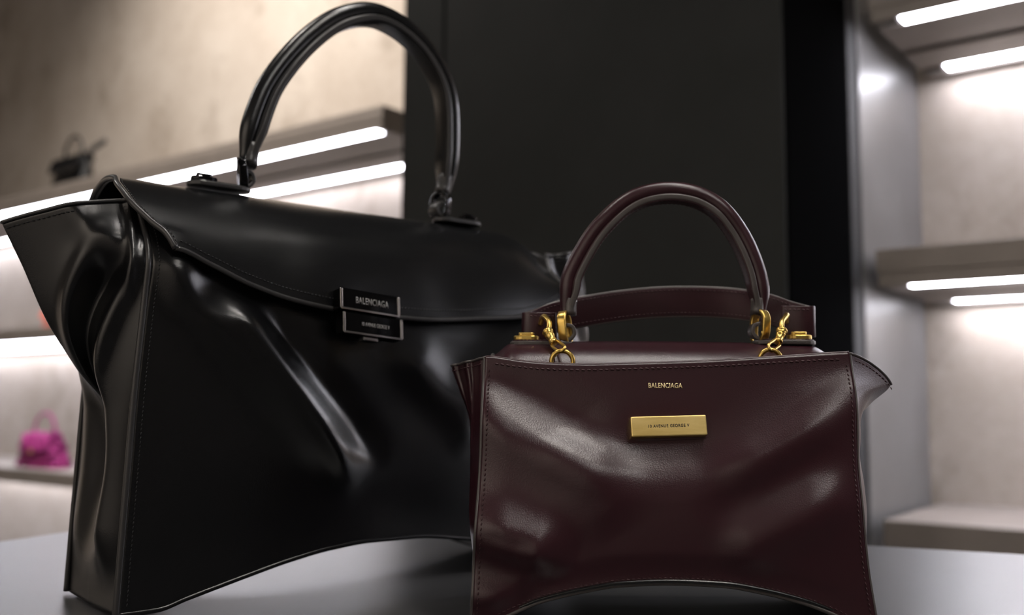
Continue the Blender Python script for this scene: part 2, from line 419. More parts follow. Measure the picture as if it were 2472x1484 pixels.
def spot(u, v, tgt, power, label, size=70, blend=0.6, col=(1.0, 0.93, 0.85)):
    p = WALL_O + Vector((u * math.cos(YAW) + v * math.sin(YAW), -u * math.sin(YAW) + v * math.cos(YAW), CEIL))
    r = empty('ceiling_spotlight', p, 0); tag(r, label, 'spotlight', 'ceiling spotlights')
    lathe('mount', [(0.05, -0.02), (0.05, 0.0)], M_FIX, r)
    d = (Vector(tgt) - (p + Vector((0, 0, -0.16)))).normalized(); q = d.to_track_quat('Z', 'Y').to_matrix().to_4x4(); q.translation = (0, 0, -0.12)
    lathe('lamp_head', [(0.045, -0.07), (0.05, 0.06), (0.046, 0.062), (0.043, 0.03)], M_FIX, r, mtx=q)
    ld = bpy.data.lights.new('spot_beam', 'SPOT'); ld.energy = power; ld.color = col; ld.spot_size = math.radians(size); ld.spot_blend = blend; ld.shadow_soft_size = 0.05
    lo = link(bpy.data.objects.new('spot_beam', ld), r)
    lo.matrix_local = Matrix.Translation(Vector((0, 0, -0.12)) + d * 0.09) @ (d.to_track_quat('-Z', 'Y').to_matrix().to_4x4())
    return r
spot(-0.6, -2.2, (0.1, 0.75, 1.0), SPOT_POWER, 'ceiling spotlight aimed at the table from the left')
spot(1.6, -2.0, (0.1, 0.75, 1.0), SPOT_POWER, 'ceiling spotlight aimed at the table from the right')
wp = lambda u, z: tuple(WALL_O + Vector((u * math.cos(YAW) + VB * math.sin(YAW), -u * math.sin(YAW) + VB * math.cos(YAW), z)))
lw = lambda v, z: tuple(WALL_O + Vector((U0 * math.cos(YAW) + v * math.sin(YAW), -U0 * math.sin(YAW) + v * math.cos(YAW), z)))
fwl = lambda u, z: tuple(WALL_O + Vector((u * math.cos(YAW) + V0 * math.sin(YAW), -u * math.sin(YAW) + V0 * math.cos(YAW), z)))
spot(-1.7, -0.75, wp(-1.8, 2.2), WASH_POWER, 'ceiling spotlight washing the plaster wall beside the pillar', 110, 1.0)
spot(-2.9, -0.75, wp(-3.0, 2.2), WASH_POWER * .8, 'ceiling spotlight washing the plaster wall above the small black bag', 110, 1.0)
spot(-5.6, -1.6, lw(-2.2, 1.3), WASH_POWER * 2.4, 'added spotlight brightening the near part of the unseen left wall', 64, 1.0)  # added lamp, so the black bag's side reflects a bright wall
spot(-5.6, -3.3, lw(-3.6, 1.5), WASH_POWER * 2.4, 'added spotlight brightening the far part of the unseen left wall', 80, 1.0)  # second added lamp for the left wall's reflection in the black bag
spot(-0.5, -3.6, fwl(-0.5, 1.9), WASH_POWER * 2.0, 'added spotlight brightening the unseen front wall on the left', 110, 1.0)  # added lamp, the wall it brightens reflects in the gold plate
spot(1.2, -3.6, fwl(1.2, 1.9), WASH_POWER * 2.0, 'added spotlight brightening the unseen front wall on the right', 110, 1.0)  # second added lamp for front wall reflections on the burgundy bag

# ------------------------------------------------------------------ shared bag parts
def stadium(L, W, k=8):
    """outline of a rounded strip, length L along x, width W"""
    r = W / 2; out = []
    for cx, a0 in ((L / 2 - r, -90), (-L / 2 + r, 90)):
        for i in range(k + 1):
            a = math.radians(a0 + 180 * i / k); out.append((cx + r * math.cos(a), r * math.sin(a)))
    return out

def link_ring(name, c, H, D, w, th, mat, parent, tilt=0.0, turn=0.0):
    """upright oval metal ring whose plane holds depth and height; H high, D deep, strip width w, thickness th"""
    pts = [(0, x, y) for y, x in stadium(H, D, 10)]
    R = Matrix.Rotation(turn, 3, 'Z') @ Matrix.Rotation(tilt, 3, 'Y')
    P = np.array([tuple(Vector(c) + R @ Vector(p)) for p in pts])
    return sweep(name, P, rrect(th / 2, w / 2, min(th, w) * 0.3), tuple(R @ Vector((1, 0, 0))), mat, parent, closed=True)

def handle_mount(root, a, sgn, b, z, S, m_lea, m_edge, m_metal, m_thread, tilt):
    """leather tab lying on the flap with an oval stud, and a metal ring that carries the handle end"""
    tab = empty('handle_tab', (a, b, z), 0, root)
    out = [(sgn * (0.014 + x) * S, y * S) for x, y in stadium(0.052, 0.022, 8)]
    body = prism('tab_leather', out, 0.0, 0.0036 * S, m_edge, tab, 0.0008)
    top = prism('tab_face', [(sgn * (0.014 + x) * S, y * S) for x, y in stadium(0.0495, 0.0195, 8)], 0.0036 * S, 0.0044 * S, m_lea, tab, 0.0004)
    pth = [(sgn * (0.014 + x) * S, y * S, 0.0045 * S) for x, y in stadium(0.046, 0.0165, 8)]; pth.append(pth[0])
    stitches('stitching', pth, 0.0030, 0.0021, 0.00035, m_thread, tab, nrm=(0, 0, 1))
    st = prism('stud_plate', [(sgn * (0.0265 + x) * S, y * S) for x, y in stadium(0.021, 0.013, 8)], 0.0044 * S, 0.0085 * S, m_metal, tab, 0.0009)
    prism('stud_bar', [(sgn * (0.0265 + x) * S, y * S) for x, y in stadium(0.013, 0.005, 6)], 0.0085 * S, 0.0112 * S, m_metal, tab, 0.0006)
    # leather loop that rises from the tab and wraps the ring
    loop = crom([(sgn * 0.004 * S, 0, 0.003 * S), (-sgn * 0.006 * S, 0, 0.004 * S), (-sgn * 0.0125 * S, 0, 0.009 * S), (-sgn * 0.0115 * S, 0, 0.0155 * S), (-sgn * 0.006 * S, 0, 0.0175 * S)], 26)
    sweep('tab_loop', loop, rrect(0.0016 * S, 0.0070 * S, 0.0008 * S), (0, 1, 0), m_edge, tab)
    link_ring('metal_ring', (-sgn * 0.0055 * S, 0, 0.0150 * S), 0.0260 * S, 0.0175 * S, 0.0072 * S, 0.0034 * S, m_metal, tab, tilt=tilt, turn=0.35 * sgn)
    lathe('rivet', [(0.0016 * S, 0), (0.0016 * S, 0.0008 * S), (0.0010 * S, 0.0011 * S)], m_metal, tab, 12,
          Matrix.Translation((-sgn * 0.0055 * S, -0.0090 * S, 0.0095 * S)) @ Matrix.Rotation(math.radians(90), 4, 'X'))
    return tab

def bag_handle(root, pts, R, m_lea, m_edge, m_thread, ref, bw, end=0.085, lift=0.0):
    """rolled leather handle: padded roll outside, flat backing band with painted edges inside"""
    P = crom(pts, 110); n = len(P)
    t = np.linspace(0, 1, n); e = np.minimum(t, 1 - t)
    taper = 0.52 + 0.48 * sm(e, 0.0, end)
    h = empty('handle', (0, 0, 0), 0, root)
    prof = []
    for i in range(20):
        a = 2 * math.pi * i / 20; x = math.cos(a); y = math.sin(a)
        prof.append((x * R * (1.0 if x > 0 else 0.86), y * R * 0.96))
    sweep('padded_roll', P, prof, ref, m_lea, h, np.stack([taper, taper], 1))
    T = np.gradient(P, axis=0); T /= np.linalg.norm(T, axis=1)[:, None]; B = np.broadcast_to(np.array(ref, float), P.shape); B = B - (B * T).sum(1)[:, None] * T; Nn = np.cross(B, T)
    Nn /= np.linalg.norm(Nn, axis=1)[:, None]
    Q = P - Nn * (R * 0.98 * taper)[:, None]
    sweep('backing_band', Q, rrect(R * 0.34, bw, R * 0.16), ref, m_edge, h, np.stack([np.ones(n), 0.62 + 0.38 * sm(e, 0.0, end)], 1))
    Q2 = P - Nn * (R * 1.30 * taper)[:, None]
    sweep('lining_strip', Q2[2:-2], rrect(R * 0.12, bw * 0.93, R * 0.05), ref, m_lea, h, np.stack([np.ones(n), 0.62 + 0.38 * sm(e, 0.0, end)], 1)[2:-2])
    Bn = B / np.linalg.norm(B, axis=1)[:, None]
    for sg in (-1, 1):
        pth = (Q2 - Nn * R * 0.11 + Bn * (sg * bw * 0.74 * (0.62 + 0.38 * sm(e, 0.0, end)))[:, None])[6:-6]
        stitches('stitching', pth, 0.0034, 0.0024, 0.0005, m_thread, h, nrm=(0, 0, -1))
        pth = (P - Nn * (R * 0.60 * taper)[:, None] + Bn * (sg * R * 0.80 * taper)[:, None])[6:-6]
        tube('seam', pth, 0.00045, m_thread, h, 6, ref=tuple(np.array(ref)))
    # end wraps
    for i0, i1 in ((0, 5), (n - 6, n - 1)):
        seg = P[i0:i1 + 1] - Nn[i0:i1 + 1] * R * 0.5
        sweep('end_wrap', seg, circ(R * 0.78, R * 0.86, 16), ref, m_edge, h)
    return h

# ------------------------------------------------------------------ big black handbag
def black_bag():
    root = empty('handbag', (-0.270, 0.702, TZ + 0.0003), math.radians(39))
    tag(root, 'large black leather handbag with flap, flared side wings and a tall single handle', 'handbag')
    aL = curve1([0, .053, .101, .151, .213, .252, .270, .285, .300], [0, .002, .004, .006, .010, .012, .0125, .0115, .010])
    bf = lambda z: 0.030 * sm(z, .240, .312)             # the upper front leans back under the flap
    aR = curve1([0, .10, .20, .25, .30], [.420, .414, .408, .404, .412])
    zB = curve1([0, .027, .048, .095, .129, .164, .202, .243, .299, .335, .380, .400, .42], [0, .0005, .006, .018, .026, .032, .035, .035, .029, .022, .006, .0005, 0])
    ZT = 0.292
    def D(a, z):
        """how far the front leather stands out towards the viewer"""
        d = 0.010 * np.sin(np.pi * np.clip(a / .42, 0, 1)) ** 0.8 * sm(z, 0.03, 0.12) * (1 - 0.7 * sm(z, 0.17, 0.28))
        d = d + ridge(a, z, (.012, .262), (.165, .100), .0105, .030, .018)
        d = d + ridge(a, z, (.075, .215), (.172, .092), .0060, .012, .007, .10, .12)
        d = d - ridge(a, z, (.100, .215), (.195, .110), .0060, .014, .010)
        d = d + ridge(a, z, (.225, .190), (.295, .120), .0060, .022, .016)
        d = d + ridge(a, z, (.395, .235), (.285, .150), .0080, .022, .022)
        d = d - ridge(a, z, (.205, .195), (.205, .05), .0030, .05, .05)
        edge = sm(a, 0.0, 0.03) * (1 - sm(a, .39, .42)) * sm(z - zB(a), 0.0, 0.035)
        capf = 0.0055 * (0.3 + 0.7 * (1 - sm(z, .205, .235)) * 1.0)
        return d * edge * np.where(z > .205, 1 - 0.65 * sm(z, .205, .24) * sm(a, .03, .06), 1.0)
    ns, nt = 130, 100
    def panel(flip=False, flat=1.0, b0=0.0):
        P = np.zeros((ns, nt, 3))
        for i, s in enumerate(np.linspace(0, 1, ns)):
            a0 = s * .42; zb = float(zB(a0)); z = zb + (ZT - zb) * np.linspace(0, 1, nt)
            a = aL(z) + (aR(z) - aL(z)) * s
            P[i, :, 0] = a; P[i, :, 2] = z
            P[i, :, 1] = b0 + (bf(z) - D(a, z) if not flip else flat * D(a, z) - .6 * bf(z))
        return P
    FP = panel()
    o = grid('front_panel', FP, M_BLK, root, 0.0028, -1)
    stitches('stitching', [FP[2, j] + np.array([-.0010, -0.0002, 0]) for j in range(2, nt)], 0.0031, 0.0022, 0.00042, M_BLK_THREAD, o, slant=0.25)
    tube('edge_trim', FP[0] + np.array([-0.0012, 0.0012, 0]), 0.0025, M_BLK_EDGE, o, 10, ref=(0, 1, 0))
    tube('edge_trim', FP[-1] + np.array([0.0012, 0.0012, 0]), 0.0025, M_BLK_EDGE, o, 10, ref=(0, 1, 0))
    tube('edge_trim', FP[:, 0] + np.array([0, 0.0012, 0.0008]), 0.0020, M_BLK, o, 8, ref=(0, 1, 0))
    BP = panel(True, 0.5, 0.122)
    o = grid('back_panel', BP[::-1], M_BLK, root, 0.0028, -1)
    tube('edge_trim', BP[0] + np.array([-0.0012, -0.0012, 0]), 0.0022, M_BLK_EDGE, o, 8, ref=(0, 1, 0))
    # bottom following the arch
    G = np.zeros((60, 20, 3))
    for i, s in enumerate(np.linspace(0.004, 0.996, 60)):
        for j, q in enumerate(np.linspace(0, 1, 20)):
            G[i, j] = (s * .42, 0.002 + 0.118 * q, float(zB(s * .42)) + 0.0022)
    grid('base_panel', G, M_BLK, root, 0.002, 0)

    # side gussets that flare out into wings
    def gusset(side):
        gs_, gt = 90, 110
        P = np.zeros((gs_, gt, 3))
        if side == 'L':
            cen = curve1([0, .02, .06, .105, .14, .169, .205, .246, .275, .30], [-.002, -.002, .004, .013, .007, -.015, -.040, -.060, -.075, -.085])
            edge = aL; sgn = 1; zmid = .274
        else:
            cen = curve1([0, .02, .06, .12, .15, .18, .21, .25, .30, .33], [.422, .421, .416, .412, .430, .470, .497, .500, .492, .485])
            edge = aR; sgn = -1; zmid = .312
        for i, s in enumerate(np.linspace(0, 1, gs_)):
            x = 1 - abs(2 * s - 1)                          # 0 at the panels, 1 at the fold in the middle
            zt = ZT + 0.004 + (zmid - ZT - 0.004) * x ** 1.5
            z = zt * np.linspace(0, 1, gt)
            e = edge(z) if s < .5 else edge(z)
            wing = sm(z, .15, .23)
            a = e + (cen(z) - e) * (x ** (1.0 + 0.25 * (1 - wing)))
            b = bf(z) * (1 - s) * (1 - x) + (0.122 - .6 * bf(z) * (1 - x)) * s
            # lower strip swells outwards beside the front seam, the fold then tucks in behind it
            low = sm(z, .010, .06) * (1 - sm(z, .17, .27))
            a = a - sgn * 0.0135 * low * gs(s - .24, .16)
            a = a - sgn * 0.0060 * low * gs(s - .80, .14)
            b = b - 0.006 * low * gs(s - .30, .16)
            if side == 'L':
                # pocket below the wing and the rolled rim around it
                z0, z1, s0, s1 = .256, .150, .12, .40
                tt = (z0 - z) / (z0 - z1); sc = s0 + (s1 - s0) * np.clip(tt, -0.4, 1.2)
                dp = sm(tt, -0.02, 0.30) * (1 - sm(tt, 0.9, 1.25)); wd = .060 + .02 * np.clip(tt, 0, 1)
                pk = 0.016 * dp * gs(s - sc, wd)
                rim = 0.0075 * (gs(s - sc - wd * 1.7, .05) + 0.9 * gs(s - sc + wd * 1.6, .045)) * sm(tt, -.25, .1) * (1 - sm(tt, .6, 1.1))
                rim = rim + 0.008 * gs(tt + 0.10, .13) * gs(s - .12, .075)
                fold = 0.006 * gs(s - (.035 + .10 * np.clip((ZT - z) / .05, 0, 1) * 0.3), .018) * sm(z, .21, .25)
                fold = fold + 0.006 * gs(s - .22 - (z - .27) * 1.2, .07) * sm(z, .245, .285)
                b = b + pk * 0.85 - rim * 0.8 - fold * 0.7
                a = a + pk * 0.55 - rim * 0.5 - fold * 0.35
            else:
                f2 = 0.007 * np.sin((s * 5.2 + (z - .2) * 14) * math.pi) * sm(z, .16, .22) * sm(s, 0, .12) * (1 - sm(s, .42, .5))
                b = b - f2
            fade = sm(s, 0, .03) * (1 - sm(s, .97, 1))
            P[i, :, 0] = e + (a - e) * np.where(x < 1e-6, 0, 1); P[i, :, 1] = b; P[i, :, 2] = z
        P[0, :, 1] = bf(P[0, :, 2]); P[-1, :, 1] = 0.122 - .6 * bf(P[-1, :, 2])
        o = grid('side_gusset', P if side == 'R' else P[::-1], M_BLK, root, 0.0020, -1)
        top = P[:, -1]
        tube('edge_trim', top + np.array([0, 0, 0.0005]), 0.0014, M_BLK_EDGE, o, 8, ref=(0.2, 0.1, 1))
        half = top[4:gs_ // 2 - 1] + np.array([0.0, -0.0010, -0.0052])
        stitches('stitching', half, 0.0036, 0.0024, 0.00045, M_BLK_THREAD, o, nrm=(-0.5 * sgn, -0.85, 0))
        return o
    gusset('L'); gusset('R')

    # flap over the top
    zf = curve1([0, .028, .052, .085, .119, .156, .200, .240, .297, .355, .398, .42], [.259, .258, .249, .236, .227, .222, .219, .219, .223, .229, .247, .262])
    FN, RN = 120, 90
    FP2 = np.zeros((FN, RN, 3))
    eLk = curve1([0, .55, .66, .78, .88, .95, 1.0], [.003, .002, -.002, .001, .012, .021, .026])
    eRk = curve1([0, .55, .66, .78, .88, .95, 1.0], [.423, .422, .416, .408, .405, .402, .400])
    for i, s in enumerate(np.linspace(0, 1, FN)):
        zl = float(zf(.026 + (.400 - .026) * s)); bow = math.sin(math.pi * s)
        key = [(.131, .262), (.130, .288), (.118, .309), (.094, .3190), (.074, .3210), (.052, .3170), (.032, .3070), (.014, .2930), (.001 - .001 * bow, .2780)]
        key += [(-.0060 - .002 * bow, .278 + (zl - .278) * .33), (-.0098 - .003 * bow, .278 + (zl - .278) * .66), (-.0118 - .0042 * bow, zl)]
        bz = crom(key, RN); b = bz[:, 0].copy(); z = bz[:, 1].copy(); p = np.linspace(0, 1, RN)
        a = eLk(p) + (eRk(p) - eLk(p)) * s
        front = sm(p, .55, .75)
        d = ridge(a, z, (.030, .315), (.120, .250), -.0012, .034, .034) + ridge(a, z, (.315, .305), (.255, .235), -.0022, .03, .03) + ridge(a, z, (.14, .305), (.165, .235), .0016, .04, .04)
        sag = 0.017 * sm(s, .86, 1.0) ** 1.5 * sm(z, .25, .30)
        FP2[i, :, 0] = a; FP2[i, :, 1] = b - d * front; FP2[i, :, 2] = z - sag
    fl = grid('flap', FP2[::-1], M_BLK, root, 0.0032, -1)
    tube('edge_trim', FP2[0] + np.array([0, .0006, -.0004]), 0.0024, M_BLK_EDGE, fl, 10, ref=(1, 0, 0))
    tube('edge_trim', FP2[-1] + np.array([0, .0006, -.0004]), 0.0024, M_BLK_EDGE, fl, 10, ref=(1, 0, 0))
    tube('edge_trim', FP2[:, -1] + np.array([0, .0014, 0]), 0.0020, M_BLK_EDGE, fl, 10, ref=(0, 1, 0))
    off = FP2[2:-2, -4] + np.array([0, -.0003, 0])
    stitches('stitching', off, 0.0031, 0.0021, 0.00045, M_BLK_THREAD, fl)
    stitches('stitching', FP2[1, 50:-2] + np.array([0, -.0003, .0002]), 0.0031, 0.0021, 0.00045, M_BLK_THREAD, fl)

    # clasp: two bevelled plates, one on the flap and one below it
    cl = empty('clasp', (.1800, -.0215, .2180), 0, root); cl.scale = (1.0, 1.0, 1.06)
    cl.rotation_euler = (math.radians(-10), math.radians(4), math.radians(2))
    for z0, z1, x0, word, wd, ht, xc in ((.0008, .0172, -.0285, 'BALENCIAGA', .031, .0052, .001), (-.0172, -.0008, -.0262, '10 AVENUE GEORGE V', .026, .0030, .004)):
        pl = box('clasp_plate', x0, x0 + .056, -.006, .006, z0, z1, M_BLK_METAL, cl, 0.0010, 3)
        box('bright_bevel', x0 - .0003, x0 + .0018, -.0064, -.0050, z0 + .0006, z1 - .0006, M_STEEL, pl, 0.0004)
        box('bright_bevel', x0 + .0542, x0 + .0563, -.0064, -.0050, z0 + .0006, z1 - .0006, M_STEEL, pl, 0.0004)
        box('bright_bevel', x0 + .0006, x0 + .0554, -.0064, -.0050, z0 - .0003, z0 + .0015, M_STEEL, pl, 0.0004)
        lettering('lettering', word, wd, ht, Matrix.Translation((xc, -.00605, (z0 + z1) / 2)) @ Matrix.Rotation(math.radians(90), 4, 'X'), M_SILVER_PRINT, pl, 0.01, 1.08)
    box('release_button', -.006, .008, -.003, .004, -.0205, -.0170, M_STEEL, cl, 0.0008)

    # handle and its mounts
    zt = .3225
    handle_mount(root, .100, -1, .060, zt - .0015, 1.02, M_BLK, M_BLK_EDGE, M_BLK_METAL, M_BLK_THREAD, -0.10)
    handle_mount(root, .312, 1, .060, zt - .0015, 1.02, M_BLK, M_BLK_EDGE, M_BLK_METAL, M_BLK_THREAD, 0.10)
    hp = [(.1068, .061, .346), (.1090, .063, .3551), (.1116, .064, .3727), (.1182, .065, .3957), (.1278, .066, .4195), (.1454, .067, .4472), (.1674, .068, .4737), (.1912, .068, .4952), (.2160, .068, .5085), (.2377, .068, .5130),
          (.2615, .068, .5090), (.2834, .068, .4985), (.3010, .067, .4825), (.3150, .066, .4605), (.3208, .065, .4342), (.3214, .064, .3919), (.3170, .063, .3607), (.3130, .062, .348)]
    bag_handle(root, hp, .0086, M_BLK, M_BLK_EDGE, M_BLK_THREAD, (0, -1, 0), .0108)
    return root
black_bag()

# ------------------------------------------------------------------ burgundy handbag
def burgundy_bag():
    root = empty('handbag', (0.110, 0.676, TZ), 0)
    tag(root, 'smaller burgundy leather handbag with gold fittings and a gold plate on its front', 'handbag')
    aL = curve1([0, .0084, .0572, .1123, .1407, .181, .19], [-.1363, -.1350, -.1331, -.1302, -.1297, -.1286, -.1284])
    aR = curve1([0, .0101, .0455, .0725, .10, .1425, .1715, .186], [.1340, .1330, .1296, .1285, .1279, .1297, .1303, .1297])
    zT = curve1([-.14, -.1286, -.1115, -.091, -.0616, -.0323, .0264, .0854, .1297, .14], [.1815, .1810, .1787, .1768, .1761, .1769, .1791, .1830, .1860, .1865])
    zB = curve1([-.137, -.129, -.1103, -.091, -.0633, -.0355, -.0022, .0338, .0613, .0885, .1073, .127, .134], [0, .0005, .0082, .0163, .0230, .0274, .0289, .0276, .0233, .0166, .0095, .0005, 0])
    LEAN = 0.16
    DEP = 0.112
    def D(a, z):
        smile = .103 + .05 * a + 3.3 * a * a                 # shoulder of the belly, sagging below the plate
        d = 0.0085 * sm(smile - z, -.020, .022) * (1 - 0.85 * sm(-z, -.085, -.012))
        d = d + 0.0020 * np.where(z > smile, gs(z - smile + .002, .010), gs(z - smile + .002, .013)) * (1 - sm(np.abs(a), .08, .125))
        d = d + ridge(a, z, (-.140, .150), (-.040, .096), .0042, .020, .022)
        d = d + ridge(a, z, (.145, .162), (.040, .106), .0040, .018, .022)
        d = d - ridge(a, z, (-.115, .170), (-.050, .130), .0022, .016, .016)
        d = d + ridge(a, z, (-.155, .068), (-.080, .046), .0115, .021, .012, .25, .20)
        d = d - ridge(a, z, (-.128, .060), (-.098, .053), .0016, .006, .006, .3, .3)
        d = d + ridge(a, z, (-.150, .024), (-.104, .012), .0060, .015, .010)
        d = d + ridge(a, z, (-.072, .125), (-.040, .070), .0022, .022, .022)
        d = d + ridge(a, z, (.125, .092), (.040, .050), .0046, .018, .018)
        d = d - ridge(a, z, (.110, .114), (.030, .074), .0030, .016, .016)
        d = d - 0.0012 * gs((a + .001) / 1.0, .033) * gs(z - .1335, .011)
        edge = sm(a, -.178, -.112) * (1 - sm(a, .090, .165)) * sm(zT(a) - z, 0.0, 0.026) * sm(z - zB(a), 0, .022)
        return d * edge
    ns, nt = 170, 120
    def panel(back=False):
        P = np.zeros((ns, nt, 3))
        for i, s in enumerate(np.linspace(0, 1, ns)):
            a0 = -.135 + .269 * s; zb, zt = float(zB(a0)), float(zT(a0)); z = zb + (zt - zb) * np.linspace(0, 1, nt)
            a = aL(z) + (aR(z) - aL(z)) * s
            P[i, :, 0] = a; P[i, :, 2] = z
            P[i, :, 1] = LEAN * z - D(a, z) if not back else DEP + .012 + 0.004 * np.sin(np.pi * s)
        return P
    FP = panel()
    fr = grid('front_panel', FP, M_BUR, root, 0.0024, -1)
    def inset(path, off): return np.array(path) + np.array(off)
    fwd = -0.0004
    stitches('stitching', inset(FP[4:-4, -4], (0, -0.0002, 0)), 0.0041, 0.0029, 0.0007, M_BUR_THREAD, fr, slant=0.22)
    stitches('stitching', inset(FP[2, 3:-6], (0, -.0002, 0)), 0.0034, 0.0023, 0.00052, M_BUR_THREAD, fr, slant=0.22)
    stitches('stitching', inset(FP[-3, 3:-6], (0, -.0002, 0)), 0.0034, 0.0023, 0.00052, M_BUR_THREAD, fr, slant=-0.22)
    stitches('stitching', inset(FP[4:-4, 3], (0, -.0002, 0)), 0.0036, 0.0024, 0.0004, M_BUR_THREAD, fr, slant=0.2)
    tube('edge_trim', inset(FP[0], (-.0005, .0012, 0)), 0.0013, M_BUR_EDGE, fr, 8, ref=(0, 1, 0))
    tube('edge_trim', inset(FP[-1], (.0005, .0012, 0)), 0.0013, M_BUR_EDGE, fr, 8, ref=(0, 1, 0))
    tube('edge_trim', inset(FP[:, 0], (0, .0010, 0.0002)), 0.0015, M_BUR_EDGE, fr, 8, ref=(0, 1, 0))
    tube('edge_trim', inset(FP[:, -1], (0, .0012, 0)), 0.0011, M_BUR, fr, 8, ref=(0, 1, 0))
    BP = panel(True)
    grid('back_panel', BP[::-1], M_BUR, root, 0.0024, -1)
    G = np.zeros((60, 16, 3))
    for i, s in enumerate(np.linspace(.004, .996, 60)):
        for j, q in enumerate(np.linspace(0, 1, 16)):
            a0 = -.135 + .269 * s
            G[i, j] = (a0, 0.002 + (DEP + .008) * q, float(zB(a0)) + .0020)
    grid('base_panel', G, M_BLK, root, .002, 0)

    def gusset(side):
        gs_, gt = 70, 90
        P = np.zeros((gs_, gt, 3)); 
        if side == 'L':
            edge = aL; sgn = 1; ztp = .181
            cen = curve1([0, .026, .06, .094, .134, .160, .177, .19], [-.1360, -.1370, -.1375, -.1385, -.1410, -.1500, -.1560, -.158]); zmid = .1765
        else:
            edge = aR; sgn = -1; ztp = .1855
            cen = curve1([0, .03, .06, .096, .120, .134, .150, .163, .186], [.1345, .1430, .1460, .1440, .1370, .1370, .1500, .1660, .176]); zmid = .1640
        for i, s in enumerate(np.linspace(0, 1, gs_)):
            x = 1 - abs(2 * s - 1)
            zt = ztp + (zmid - ztp) * x ** (0.9 if side == 'L' else 1.4)
            z = zt * np.linspace(0, 1, gt)
            e = edge(z); a = e + (cen(z) - e) * x
            bs = s if side == 'L' else np.where(sm(z, .10, .14) > 0, s - sm(z, .10, .14) * .24 * x, s)
            b = (LEAN * z - D(e, np.minimum(z, zT(e)))) * (1 - bs) + (DEP + .012) * bs
            a = a - sgn * 0.0045 * gs(s - .22, .12) * sm(z, .03, .08) * (1 - sm(z, .12, .17))
            fold = (0.004 if side == 'L' else 0.0) * np.sin(s * 9 * math.pi) * sm(z, .10, .17) * sm(s, 0, .1) * (1 - sm(s, .4, .5))
            b = b - fold
            P[i, :, 0] = a; P[i, :, 1] = b; P[i, :, 2] = z
        o = grid('side_gusset', P if side == 'R' else P[::-1], M_BUR, root, .0016, -1)
        tube('edge_trim', P[:, -1], .0009, M_BUR_EDGE, o, 8, ref=(.2, .1, 1))
        stitches('stitching', P[3:gs_ // 2 - 1, -1] + np.array([0, -.0008, -.0042]), .0036, .0024, .0005, M_BUR_THREAD, o, nrm=(-.5 * sgn, -.85, 0))
        return o
    gusset('L'); gusset('R')

    # top flap behind the open front edge
    prof = crom([(.1300, .120), (.1300, .160), (.1270, .180), (.1150, .1905), (.0960, .1950), (.0760, .1940), (.0580, .1870), (.0460, .1760), (.0400, .1640), (.0390, .150)], 50)
    T = np.zeros((90, 50, 3))
    for i, s in enumerate(np.linspace(0, 1, 90)):
        drop = 0.010 * (gs(s, .035) + gs(1 - s, .045)) 
        T[i, :, 0] = -.1245 + .2600 * s + 0.004 * (1 - (prof[:, 1] - .12) / .075) * 0
        T[i, :, 1] = prof[:, 0]; T[i, :, 2] = prof[:, 1] - drop * sm(prof[:, 1], .14, .19) + 0.0015 * np.sin(np.pi * s)
    fl = grid('flap', T[::-1], M_BUR, root, .0026, -1)
    tube('edge_trim', T[0], .0016, M_BUR_EDGE, fl, 8, ref=(1, 0, 0)); tube('edge_trim', T[-1], .0016, M_BUR_EDGE, fl, 8, ref=(1, 0, 0))
    stitches('stitching', T[-3, 8:44] + np.array([0, -.0003, .0006]), .0036, .0024, .0004, M_BUR_THREAD, fl, nrm=(.3, -.5, .8))

    # gold plate with its engraved words, and the foil print above
    za, zc = -.0010, .1333
    tilt = math.radians(90 - 13)
    def on_front(x, z, out):
        return Vector((x, LEAN * z - float(D(np.array(x), np.array(z))) - out, z))
    c = on_front(za, zc, .0042)
    mt = Matrix.Translation(c) @ Matrix.Rotation(math.radians(-1.9), 4, 'Y') @ Matrix.Rotation(tilt, 4, 'X')
    v, f = box_data(-.0263, .0263, -.0071, .0071, -.0040, .0028)
    pl = mesh_obj('gold_plate', [tuple(mt @ Vector(p)) for p in v], f, M_GOLD_PLATE, root, False); bevel(pl, .0009, 3)
    v, f = box_data(-.0295, .0295, -.0095, .0095, -.0075, -.0034)
    b2 = mesh_obj('plate_bed', [tuple(mt @ Vector(p)) for p in v], f, M_BUR, root, False); bevel(b2, .0016, 3)
    lettering('lettering', '10 AVENUE GEORGE V', .0283, .00215, mt @ Matrix.Translation((0, 0, .00282)), M_INK, pl, 0.022, 1.18, .0001)['label'] = 'dark engraved words on the gold plate'
    c = on_front(-.0017, .1618, .0003)
    mt2 = Matrix.Translation(c) @ Matrix.Rotation(math.radians(90 - 9.1), 4, 'X')
    lettering('lettering', 'BALENCIAGA', .0239, .00365, mt2, M_GOLD_PRINT, fr, 0.020, 1.05, .0002)['label'] = 'gold foil lettering'

    # handle and its mounts
    handle_mount(root, -.0745, -1, .079, .1920, 0.92, M_BUR, M_BUR_EDGE, M_GOLD, M_BUR_THREAD, -0.10)
    handle_mount(root, .0840, 1, .079, .1940, 0.92, M_BUR, M_BUR_EDGE, M_GOLD, M_BUR_THREAD, 0.08)
    hp = [(-.0690, .081, .2160), (-.0688, .082, .2240), (-.0676, .083, .2335), (-.0660, .084, .2449), (-.0601, .085, .2583), (-.0489, .086, .2776), (-.0380, .086, .2908), (-.0234, .087, .3039), (-.0085, .087, .3115), (.0099, .087, .3148),
          (.0280, .087, .3132), (.0429, .087, .3075), (.0549, .086, .2978), (.0661, .086, .2823), (.0738, .085, .2663), (.0795, .084, .2486), (.0816, .083, .2329), (.0812, .082, .2230), (.0805, .081, .2170)]
    bag_handle(root, hp, .0066, M_BUR, M_BUR_EDGE, M_BUR_THREAD, (0, -1, 0), .0082)

    # shoulder strap standing behind the handle, clipped to the two rings
    st = empty('shoulder_strap', (0, 0, 0), 0, root)
